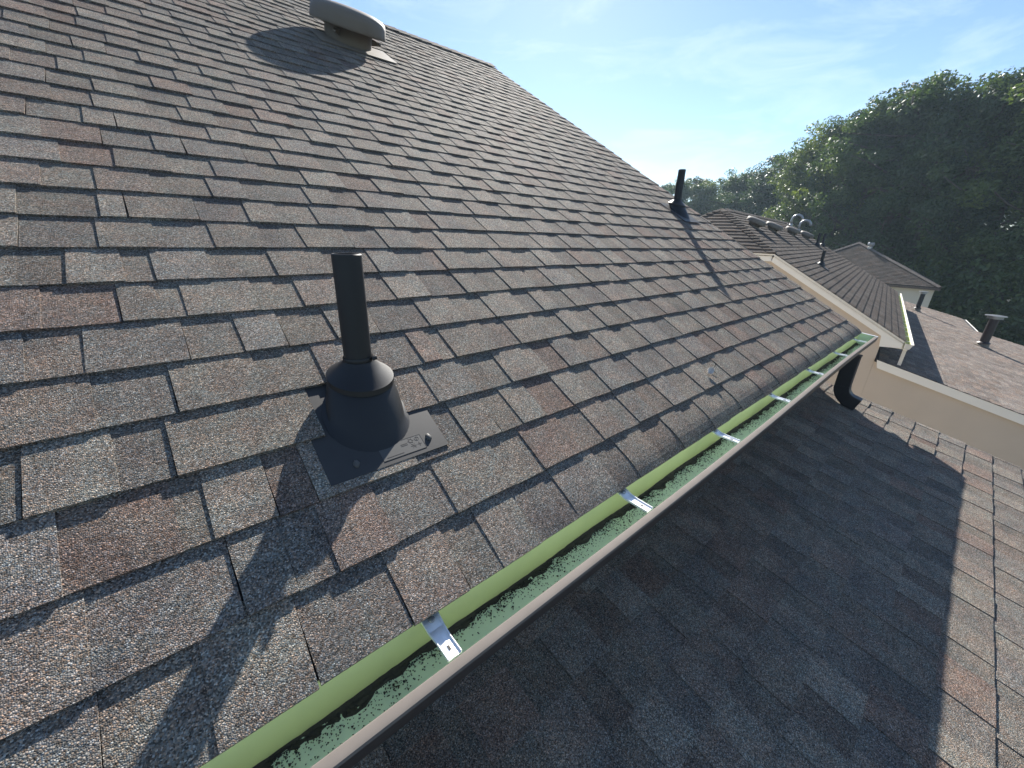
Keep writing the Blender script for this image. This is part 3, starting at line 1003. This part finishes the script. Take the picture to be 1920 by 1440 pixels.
# boxed eave return
mb = MB()
q = [(ye + 0.015, ze - 0.125), (wy0 + 0.012, ze - 0.155), (wy0 + 0.035, ze + (wy0 + 0.035 - ye) * m7 - 0.158), (ye + 0.015, ze - 0.030 - 0.006)]
mb.rings([[nb(10.006, y, z) for y, z in q], [nb(10.056, y, z) for y, z in q]])
mb.build("eave_return", M['trim'], nh)
mb = MB(); mb.box((10.06, ye + 0.02, ze - 0.15), (XF, wy0 - 0.002, ze - 0.13), nb); mb.build("soffit", M['soffit'], nh)
mb = MB(); mb.box((10.06, ye - 0.005, ze - 0.15), (XF, ye + 0.018, ze - 0.01), nb); mb.build("eave_fascia", M['trim'], nh)

# its lower roof and cream edge
mb = MB()
for (xa, xb_, y0, y1) in ((10.0, 24.0, -3.03, wy0 - 0.003), (10.0, 20.8, -5.4, -3.032)):
    mb.hexa([nb(xa, y0, R2(y0) - 0.05), nb(xb_, y0, R2(y0) - 0.05), nb(xb_, y1, R2(y1) - 0.05), nb(xa, y1, R2(y1) - 0.05),
             nb(xa, y0, R2(y0)), nb(xb_, y0, R2(y0)), nb(xb_, y1, R2(y1)), nb(xa, y1, R2(y1))])
nlow = mb.build("lower_roof", M['deck'], nh)
ndz = (vec(0, -0.25, 1))
sl2 = math.hypot(1, 0.25)
mbst = None
for k in range(36):
    y0 = -5.42 + k * EXP / sl2; y1 = y0 + EXP * 1.05 / sl2
    if y1 > wy0:
        break
    xe = 24.0 if y0 > -3.04 else 20.8
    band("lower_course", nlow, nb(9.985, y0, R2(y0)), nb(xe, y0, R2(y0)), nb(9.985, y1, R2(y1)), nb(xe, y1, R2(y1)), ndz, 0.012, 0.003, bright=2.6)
mb = MB()
q = [(-5.4, R2(-5.4) - 0.165), (-0.43, R2(-0.43) - 0.150), (-0.39, R2(-0.39) - 0.006), (-5.4, R2(-5.4) - 0.006)]
mb.rings([[nb(9.998, y, z) for y, z in q], [nb(10.055, y, z) for y, z in q]])
mb.build("lower_rake_fascia", M['trim'], nh)
mb = MB(); mb.box((20.85, -3.07, R2(-3.03) - 0.14), (24.0, -3.036, R2(-3.03) - 0.004), nb); mb.build("step_fascia", M['trim'], nh)

# gutter and downspout of the next house
ng = empty("rain_gutter", nb(15.6, ye - 0.07, ze - 0.13), "white-lipped gutter along the eave of the beige house, sunlit green inside", "gutter")
for nm, pr, mt in (("trough", [(ye - 0.008, ze - 0.03), (ye - 0.008, ze - 0.125), (ye - 0.085, ze - 0.125), (ye - 0.115, ze - 0.05), (ye - 0.118, ze - 0.05), (ye - 0.088, ze - 0.128), (ye - 0.006, ze - 0.128), (ye - 0.006, ze - 0.03)], M['green']),
                   ("front_lip", [(ye - 0.095, ze - 0.050), (ye - 0.095, ze - 0.038), (ye - 0.130, ze - 0.036), (ye - 0.132, ze - 0.052)], M['trim'])):
    mb = MB(); mb.rings([[nb(10.0, y, z) for y, z in pr], [nb(21.0, y, z) for y, z in pr]]); mb.build(nm, mt, ng)
mb = MB(); pr = [(ye - 0.006, ze - 0.03), (ye - 0.006, ze - 0.13), (ye - 0.088, ze - 0.13), (ye - 0.118, ze - 0.05), (ye - 0.118, ze - 0.04)]
mb.rings([[nb(9.992, y, z) for y, z in pr], [nb(9.999, y, z) for y, z in pr]]); mb.build("end_cap", M['soffit'], ng)
for i in range(17):
    mb = MB(); hx = 10.35 + 0.61 * i
    mb.box((hx - 0.015, ye - 0.095, ze - 0.046), (hx + 0.015, ye - 0.010, ze - 0.040), nb); mb.build("hanger", M['alu'], ng)
nd = empty("downspout", nb(10.15, ye - 0.02, R2(ye)), "short pale downspout under the white-lipped gutter's end", "downspout")
mb = MB(); mb.rings([[nb(10.12 + a, ye - 0.045 + b, z) for a, b in ((-0.035, -0.025), (0.035, -0.025), (0.035, 0.025), (-0.035, 0.025))] for z in (ze - 0.135, ze - 0.2, R2(ye) + 0.08, R2(ye) + 0.015)])
mb.build("pipe", M['soffit'], nd)
mb = MB(); mb.box((10.075, ye - 0.075, ze - 0.165), (10.165, ye - 0.015, ze - 0.150), nb); mb.build("strap", M['trim'], nd)

# four domed vents near its ridge
lab4 = ["domed tan vent on the beige house's roof, next to its hip caps", "second domed tan vent along from the hip caps of the beige house's roof",
        "third domed tan vent along from the hip caps, before the bent pipes", "last domed tan vent of the row, beside the bent metal pipes"]
for (x, y), l in zip(((12.25, 2.73), (14.05, 2.64), (16.85, 2.58), (18.9, 2.42)), lab4):
    dome_vent(nb(x, y, ze + (y - ye) * m7 + 0.012), nF, XN, l, "domed vents on the beige house", 0.82)

# bent metal flues
for (x, y, hgt, l) in ((20.15, 3.17, 0.50, "bent galvanised pipe nearer the ridge of the beige house's roof"), (19.7, 2.80, 0.50, "bent galvanised pipe just below its twin on the beige house's roof")):
    z = ze + (y - ye) * m7
    r = empty("gooseneck_vent", nb(x, y, z), l, "vent pipe", "bent pipes on the beige house")
    pth = [nb(x, y, z - 0.02), nb(x, y, z + hgt * 0.45)]
    for i in range(1, 13):
        a = math.pi * 1.02 * i / 12
        pth.append(nb(x, y - 0.18 * (1 - math.cos(a)), z + hgt * 0.45 + 0.18 * math.sin(a)))
    mb = MB(); rad = [0.040 + (0.004 if i % 2 else 0) for i in range(len(pth))]; mb.tube(pth, rad, 14); mb.build("bent_pipe", M['galv'], r, smooth=True)
    mb = MB(); mb.lathe(nb(x, y, z), nF, [(0.16, 0.017), (0.16, 0.022), (0.075, 0.03), (0.055, 0.10)], 24, False, True); smooth_by_angle(mb.build("flashing", M['galv'], r))

for (x, y, h, rad, l) in ((18.65, 1.965, 0.43, 0.045, "left one of two dark plumbing pipes standing together on the beige house's roof"),
                          (20.25, 1.965, 0.45, 0.045, "right one of two dark plumbing pipes, closer to the beige house's far gable"),
                          (13.23, 1.195, 0.37, 0.037, "single dark plumbing pipe low on the beige house's upper roof")):
    z = ze + (y - ye) * m7
    l = l.replace("left one of two", "nearer of two").replace("right one of two", "farther of two")
    r = empty("vent_pipe", nb(x, y, z), l, "vent pipe")
    mb = MB(); mb.lathe(nb(x, y, z), (0, 0, 1), [(rad, -0.03), (rad, h), (rad - 0.006, h), (rad - 0.006, h - 0.1)], 18, False, True); smooth_by_angle(mb.build("pipe", M['pipe'], r))
    mb = MB(); mb.lathe(nb(x, y, z), (nF + Vector((0, 0, 1.2))), [(rad + 0.07, 0.0), (rad + 0.05, 0.04), (rad + 0.02, 0.09), (rad, 0.10)], 20, False, False); smooth_by_angle(mb.build("boot", M['rubber'], r))
    mb = MB(); c = nb(x, y, z); w = 0.15
    mb.hexa([nb(x - w, y - 0.2, z - 0.2 * m7 + 0.012), nb(x + w, y - 0.2, z - 0.2 * m7 + 0.012), nb(x + w, y + 0.12, z + 0.12 * m7 + 0.012), nb(x - w, y + 0.12, z + 0.12 * m7 + 0.012),
             nb(x - w, y - 0.2, z - 0.2 * m7 + 0.021), nb(x + w, y - 0.2, z - 0.2 * m7 + 0.021), nb(x + w, y + 0.12, z + 0.12 * m7 + 0.019), nb(x - w, y + 0.12, z + 0.12 * m7 + 0.019)])
    mb.build("flange", M['flange'], r)

# flues on the next house's lower roof
for (x, y, h, rad, capr, l, mt) in ((21.4, -1.40, 0.74, 0.070, 0.135, "slim capped flue near the far end of the beige house's lower roof", M['pipe']),
                                    (17.1, -2.70, 0.90, 0.097, 0.215, "thick capped flue on the beige house's lower roof, with a wide flat rain cap", M['maroon'])):
    z = R2(y)
    r = empty("capped_flue", nb(x, y, z), l, "flue")
    mb = MB(); mb.lathe(nb(x, y, z), (0, 0, 1), [(rad, -0.04), (rad, h * 0.62), (rad * 1.04, h * 0.62), (rad * 1.04, h * 0.65), (rad, h * 0.65), (rad, h - 0.06)], 22, False, True); smooth_by_angle(mb.build("pipe", mt, r))
    mb = MB(); mb.lathe(nb(x, y, z), (0, 0, 1), [(capr * 0.72, h - 0.10), (capr * 0.74, h - 0.035), (capr, h - 0.03), (capr, h - 0.012), (capr * 0.5, h), (0.0, h + 0.004)], 26, True, False)
    smooth_by_angle(mb.build("rain_cap", M['galv'], r), 30)
    mb = MB(); mb.lathe(nb(x, y, z + 0.01), ndz, [(rad * 2.1, 0.004), (rad * 2.1, 0.012), (rad * 1.35, 0.03), (rad * 1.05, 0.12)], 24, False, False); smooth_by_angle(mb.build("flashing", M['vent'], r))
    mb = MB(); mb.lathe(nb(x, y, z), (0, 0, 1), [(rad * 1.5, 0.105), (rad * 1.5, 0.112), (rad * 1.02, 0.15)], 22, False, False); mb.build("storm_collar", mt, r)

# ------------------------------------------------------------------ the far house
fh_ = empty("far_house", nb(34, 1.4, G0), "pale grey-walled house with a dark pyramid roof behind the beige house", "house")
FX, FZ, fw, fm = 30.0, -1.27, 3.95, 0.515
fy0 = -2.5; fyc = fy0 + fw
apex = (FX + fw, fyc, FZ + fw * fm)
cr = [(FX, fy0), (FX, fy0 + 2 * fw), (FX + 2 * fw, fy0 + 2 * fw), (FX + 2 * fw, fy0)]
mb = MB()
b = [nb(x, y, FZ) for x, y in cr] + [nb(*apex)] + [nb(x, y, FZ - 0.05) for x, y in cr]
mb.add(b, [(1, 0, 4), (2, 1, 4), (3, 2, 4), (0, 3, 4), (5, 6, 7, 8), (0, 1, 6, 5), (1, 2, 7, 6), (2, 3, 8, 7), (3, 0, 5, 8)])
froof = mb.build("roof", M['deck'], fh_)
nFr = vec(-fm, 0, 1)
slf = math.hypot(1, fm)
NPAL_keep = NPAL
for k in range(int(fw * slf / EXP)):
    t0 = k * EXP / slf - 0.01; t1 = min(t0 + EXP * 1.06 / slf, fw - 0.02)
    band("shingle_course", froof, nb(FX + t0, fy0 + 2 * fw - t0, FZ + t0 * fm), nb(FX + t0, fy0 + t0, FZ + t0 * fm), nb(FX + t1, fy0 + 2 * fw - t1, FZ + t1 * fm), nb(FX + t1, fy0 + t1, FZ + t1 * fm), nFr, 0.020, 0.004)
for (cx_, cy_) in (cr[0], cr[1]):
    a = nb(cx_, cy_, FZ); d = nb(*apex) - a; L_ = d.length; d.normalize()
    mb = MB(); sd_ = d.cross(Vector((0, 0, 1))).normalized(); up = sd_.cross(d).normalized()
    q = [(-0.15, 0.00), (0, 0.06), (0.15, 0.00), (0, 0.02)]
    mb.rings([[a + sd_ * u + up * v for u, v in q], [a + d * L_ + sd_ * u + up * v for u, v in q]])
    mb.t = [(0.16, 0.15, 0.14)] * len(mb.v)
    mb.build("hip_cap", M['shingle_far'], froof)
mb = MB(); mb.box((FX - 0.02, fy0 - 0.02, FZ - 0.16), (FX + 0.02, fy0 + 2 * fw, FZ - 0.045), nb)
mb.box((FX + 0.02, fy0 - 0.02, FZ - 0.16), (FX + 2 * fw, fy0 + 0.02, FZ - 0.045), nb); mb.build("eave_fascia", M['bronze'], fh_)
mb = MB(); mb.box((FX + 0.35, fy0 + 0.15, G0), (FX + 2 * fw - 0.35, fy0 + 2 * fw - 0.35, FZ - 0.05), nb); mb.build("wall", M['grey_wall'], fh_)
# whirling vent at the far house's peak, at rest
tv = empty("turbine_vent", nb(FX + fw - 0.55, fyc - 0.60, FZ + (fw - 0.6) * fm), "small round turbine vent by the peak of the dark pyramid roof", "roof vent")
tc = nb(FX + fw - 0.62, fyc - 0.60, FZ + (fw - 0.62) * fm)
mb = MB(); mb.lathe(tc, (0, 0, 1), [(0.12, -0.1), (0.12, 0.10), (0.11, 0.11)], 18, False, True); mb.build("neck", M['galv'], tv)
hd = None
for i in range(16):
    a = 2 * math.pi * i / 16
    mb = MB(); pa = []
    for j_ in range(6):
        t = j_ / 5; ph_ = -0.9 + 1.8 * t
        rr_ = 0.17 * math.cos(ph_ * 0.75)
        pa.append(([tc + Vector((rr_ * math.cos(a + w_), rr_ * math.sin(a + w_), 0.24 + 0.13 * math.sin(ph_ * 1.2))) for w_ in (0.0, 0.22)]))
    b0 = len(mb.v)
    for p_, q_ in pa:
        o2 = (p_ - tc); o2.z = 0
        mb.v += [p_, q_, q_ * 1.0 - o2 * 0.10, p_ - o2 * 0.03]
    for j_ in range(5):
        for c_ in range(4):
            mb.f.append((b0 + j_ * 4 + c_, b0 + j_ * 4 + (c_ + 1) % 4, b0 + (j_ + 1) * 4 + (c_ + 1) % 4, b0 + (j_ + 1) * 4 + c_))
    mb.build("vane", M['galv'], tv)

# ------------------------------------------------------------------ trees
def foliage(name, mat, centres, per, spread, size, seed, flat=0.75):
    """leaf-sized faces gathered in clumps; returns a mesh in local coordinates"""
    g_ = np.random.default_rng(seed)
    C = np.array([c[:3] for c in centres]); W = np.array([c[3] for c in centres])
    idx = np.repeat(np.arange(len(C)), np.maximum(1, (per * W ** 2).astype(int)))
    n = len(idx)
    d = g_.normal(size=(n, 3)); d /= np.linalg.norm(d, axis=1)[:, None]
    rad = spread * W[idx] * (0.45 + 0.75 * g_.random(n) ** 0.7)
    P = C[idx] + d * rad[:, None] * np.array([1, 1, flat])
    # leaf frame, leaning outward and up
    nr = d * 0.6 + g_.normal(size=(n, 3)) * 0.65 + np.array([0, 0, 0.45])
    nr /= np.linalg.norm(nr, axis=1)[:, None]
    t = np.cross(nr, g_.normal(size=(n, 3))); t /= np.linalg.norm(t, axis=1)[:, None]
    bt = np.cross(nr, t)
    s = size * (0.6 + 0.8 * g_.random(n))
    V = np.empty((n, 4, 3))
    V[:, 0] = P - t * s[:, None]
    V[:, 1] = P + bt * (s * 0.52)[:, None] + nr * (s * 0.12)[:, None]
    V[:, 2] = P + t * s[:, None]
    V[:, 3] = P - bt * (s * 0.52)[:, None] + nr * (s * 0.12)[:, None]
    me = bpy.data.meshes.new(name)
    me.vertices.add(n * 4); me.vertices.foreach_set("co", V.reshape(-1))
    me.loops.add(n * 4); me.loops.foreach_set("vertex_index", np.arange(n * 4, dtype=np.int32))
    me.polygons.add(n); me.polygons.foreach_set("loop_start", np.arange(0, n * 4, 4, dtype=np.int32))
    me.update(calc_edges=True)
    ct = g_.random(len(C))[idx] * 0.7 + g_.random(n) * 0.3
    a = me.color_attributes.new("tint", 'FLOAT_COLOR', 'POINT')
    cc = np.ones((n * 4, 4)); cc[:, 0] = np.repeat(ct, 4)
    a.data.foreach_set("color", cc.reshape(-1))
    me.materials.append(mat)
    return me


def tree_meshes(kind, seed):
    """a broadleaf or pine of unit design height ~17 m: trunk mesh and crown mesh"""
    r = random.Random(seed)
    H = 17.0
    mb = MB()
    tp = [Vector((0, 0, -0.3))]
    lean = Vector((r.uniform(-.3, .3), r.uniform(-.3, .3), 0))
    for i in range(1, 9):
        tp.append(Vector((lean.x * i / 4 + r.uniform(-.12, .12), lean.y * i / 4 + r.uniform(-.12, .12), H * 0.9 * i / 8)))
    mb.tube(tp, [0.30 * (1 - 0.85 * i / 8) + 0.02 for i in range(9)], 9)
    cen = []
    if kind == 'broad':
        nl = 30
        for i in range(nl):
            t = 0.22 + 0.76 * (i / nl) + r.uniform(-0.02, 0.02)
            z = H * t
            env = math.sin(math.pi * min(1, (t - 0.12) / 0.93)) ** 0.7
            L_ = (3.5 * env + 0.5) * r.uniform(0.7, 1.2) * (1 if t < 0.8 else 0.72)
            a = i * 2.4 + r.uniform(-0.5, 0.5)
            k = min(8, t * 8 / 0.9); i0 = min(7, int(k)); st = tp[i0].lerp(tp[i0 + 1], min(1, k - i0))
            dirv = Vector((math.cos(a), math.sin(a), r.uniform(0.15, 0.55) * (1 if t < 0.7 else 0.35)))
            pts = [st]
            for q in range(1, 5):
                pts.append(st + dirv * (L_ * q / 4) + Vector((r.uniform(-.15, .15), r.uniform(-.15, .15), 0.05 * q * q * r.uniform(0, 0.6))))
            mb.tube(pts, [0.085 * (1 - 0.8 * q / 4) + 0.008 for q in range(5)], 5)
            for q in range(1, 5):
                if q == 1 and r.random() < 0.6:
                    continue
                c = pts[q] + Vector((r.gauss(0, .4), r.gauss(0, .4), r.gauss(0.1, .4)))
                cen.append((c.x, c.y, c.z, r.uniform(0.8, 1.5)))
        for _ in range(14):
            cen.append((tp[-1].x + r.gauss(0, .6), tp[-1].y + r.gauss(0, .6), H * r.uniform(0.86, 0.965), r.uniform(0.6, 0.95)))
        for i in range(10):
            t = 0.70 + 0.028 * i
            cen.append((tp[-1].x * t + r.gauss(0, .55), tp[-1].y * t + r.gauss(0, .55), H * t, r.uniform(0.7, 1.1)))
        crown = foliage("crown", M['leaf_a'] if seed % 2 else M['leaf_b'], cen, 150, 0.62, 0.105, seed)
    else:
        for i in range(34):
            t = 0.45 + 0.54 * i / 34
            z = H * t
            L_ = (2.9 * (1 - (t - 0.45) / 0.62) ** 0.7 + 0.5) * r.uniform(0.6, 1.2)
            a = i * 2.4 + r.uniform(-.4, .4)
            k = min(8, t * 8 / 0.9); i0 = min(7, int(k)); st = tp[i0].lerp(tp[i0 + 1], min(1, k - i0))
            dirv = Vector((math.cos(a), math.sin(a), r.uniform(0.05, 0.35)))
            pts = [st + dirv * (L_ * q / 3) for q in range(4)]
            mb.tube(pts, [0.06, 0.045, 0.03, 0.012], 5)
            for q in (1.6, 2.2, 2.7, 3.0):
                c = st + dirv * (L_ * q / 3) + Vector((r.gauss(0, .22), r.gauss(0, .22), r.gauss(.12, .15)))
                cen.append((c.x, c.y, c.z, r.uniform(0.5, 0.95)))
        crown = foliage("crown", M['leaf_p'], cen, 130, 0.62, 0.105, seed, 0.6)
    tm = bpy.data.meshes.new("trunk")
    tm.from_pydata(mb.v, [], mb.f); tm.update()
    for p in tm.polygons:
        p.use_smooth = True
    tm.materials.append(M['bark'])
    return tm, crown


KIND = [tree_meshes('broad', 1), tree_meshes('broad', 2), tree_meshes('broad', 3), tree_meshes('broad', 4), tree_meshes('pine', 5), tree_meshes('pine', 6)]


def place_tree(az, dist, el, kind, label, group, wid=1.0, rz=0.0):
    """az, el in degrees as seen from the camera; the height follows from them"""
    a = math.radians(az)
    x, y = CAMP.x + dist * math.cos(a), CAMP.y + dist * math.sin(a)
    top = CAMP.z + dist * math.tan(math.radians(el * (0.985 if az < 14 else 0.94)))
    k = (top - G0) / 17.2
    r = empty("pine_tree" if kind >= 4 else "broadleaf_tree", (x, y, G0), label, "tree", group)
    for nm, me in zip(("trunk", "crown"), KIND[kind]):
        o = bpy.data.objects.new(nm, me); COL.objects.link(o); o.parent = r
        o.scale = (k * wid, k * wid, k); o.rotation_euler = (0, 0, rz)
    return r


rt = random.Random(9)
GRP = "trees of the wood behind the houses"
LB = "tall broadleaf tree in the sunlit wood behind the houses"
LBk = "broadleaf tree half hidden deeper in the wood behind the houses"
LP = "dark pine rising among the broadleaf trees of the wood"
LP2 = "slender far pine showing over the near roof's gable edge"
front = [(0.6, 42, 14.2, 0, 1.05), (2.9, 43, 14.3, 1, 0.9), (5.2, 44, 13.0, 2, 0.95), (7.6, 45, 14.9, 3, 1.1), (9.8, 46, 13.6, 0, 0.95), (11.8, 47, 13.0, 2, 0.95),
         (13.6, 49, 12.3, 1, 1.0), (15.4, 52, 11.4, 3, 1.0), (17.6, 58, 10.6, 5, 1.25), (19.0, 60, 8.9, 0, 1.0), (20.8, 64, 8.3, 1, 1.05), (22.8, 66, 7.8, 2, 1.0),
         (24.7, 68, 7.3, 3, 1.0), (26.5, 72, 8.2, 4, 1.15), (27.6, 66, 7.6, 0, 0.95), (-1.8, 41, 14.6, 2, 1.1), (-4.4, 40, 15.0, 3, 1.1)]
TL = {5.2: "broadleaf tree behind the thick capped flue", 7.6: "broadleaf tree behind the low corner of the dark pyramid roof",
      9.8: "broadleaf tree behind the slope of the dark pyramid roof", 11.8: "broadleaf tree behind the small turbine vent on the pyramid roof",
      13.6: "broadleaf tree between the turbine vent and the two dark plumbing pipes", 15.4: "broadleaf tree behind the two dark plumbing pipes standing together",
      17.6: "broad dark pine towering behind the bent galvanised pipes", 19.0: "broadleaf tree behind the last domed tan vents of the row",
      20.8: "broadleaf tree behind the middle of the row of domed tan vents", 22.8: "broadleaf tree behind the domed tan vent next to the hip caps",
      24.7: "broadleaf tree behind the peak where the beige house's hips meet", 26.5: "feathery pine between the high vent pipe and the beige house's peak",
      27.6: "broadleaf tree behind the vent pipe high on the near roof"}
LB = "tall broadleaf tree at the wood's edge past the thick capped flue"
GRP = "tall trees at the wood's edge"
for az, dist, el_, kd, w in front:
    place_tree(az, dist, el_, kd, TL.get(az, LB), None if az in TL else GRP, w, rt.uniform(0, 6.28))
for az, dist, el_, kd in ((29.2, 84, 7.4, 4), (31.2, 88, 6.7, 5), (30.2, 80, 6.0, 4)):
    place_tree(az, dist, el_, kd, LP2, "far pines over the gable edge", 0.95, rt.uniform(0, 6.28))
for i in range(24):
    az = 0.0 + 1.75 * i + rt.uniform(-.4, .4)
    dist = 52 + 1.1 * az + rt.uniform(-2, 3)
    el_ = max(4.8, 13.0 - 0.29 * az + rt.uniform(-1.2, 0.3))
    place_tree(az, dist, el_, rt.choice((0, 1, 2, 3)), LBk, "trees deeper in the wood", 1.15, rt.uniform(0, 6.28))
# undergrowth below and between the trunks
cen = []
for i in range(900):
    az = math.radians(rt.uniform(-7, 33)); dist = rt.uniform(41, 56) + max(0, math.degrees(az)) * 0.75
    if math.degrees(az) < 3.5:
        dist -= 7
    zz = G0 + abs(rt.gauss(0, 3.2))
    cen.append((CAMP.x + dist * math.cos(az), CAMP.y + dist * math.sin(az), zz, rt.uniform(0.9, 1.9)))
ug = bpy.data.objects.new("undergrowth", foliage("undergrowth", M['leaf_a'], cen, 48, 0.9, 0.15, 77))
COL.objects.link(ug)
ug["kind"] = "stuff"; ug["label"] = "dense shaded undergrowth at the foot of the wood"; ug["category"] = "undergrowth"

# ------------------------------------------------------------------ thin bluish volume added to imitate the lens's veiling glare
mh = bpy.data.materials.new("glare_veil"); mh.use_nodes = True
nh_ = mh.node_tree.nodes; nh_.clear()
oh = nh_.new("ShaderNodeOutputMaterial"); vh = nh_.new("ShaderNodeVolumePrincipled")
vh.inputs['Color'].default_value = (0.62, 0.82, 1.0, 1)
vh.inputs['Density'].default_value = 0.0007
vh.inputs['Anisotropy'].default_value = 0.35
mh.node_tree.links.new(vh.outputs['Volume'], oh.inputs['Volume'])
mb = MB(); mb.box((-140, -140, G0 - 1.0), (160, 160, 16.5))
mb.build("glare_haze", mh, kind="stuff")
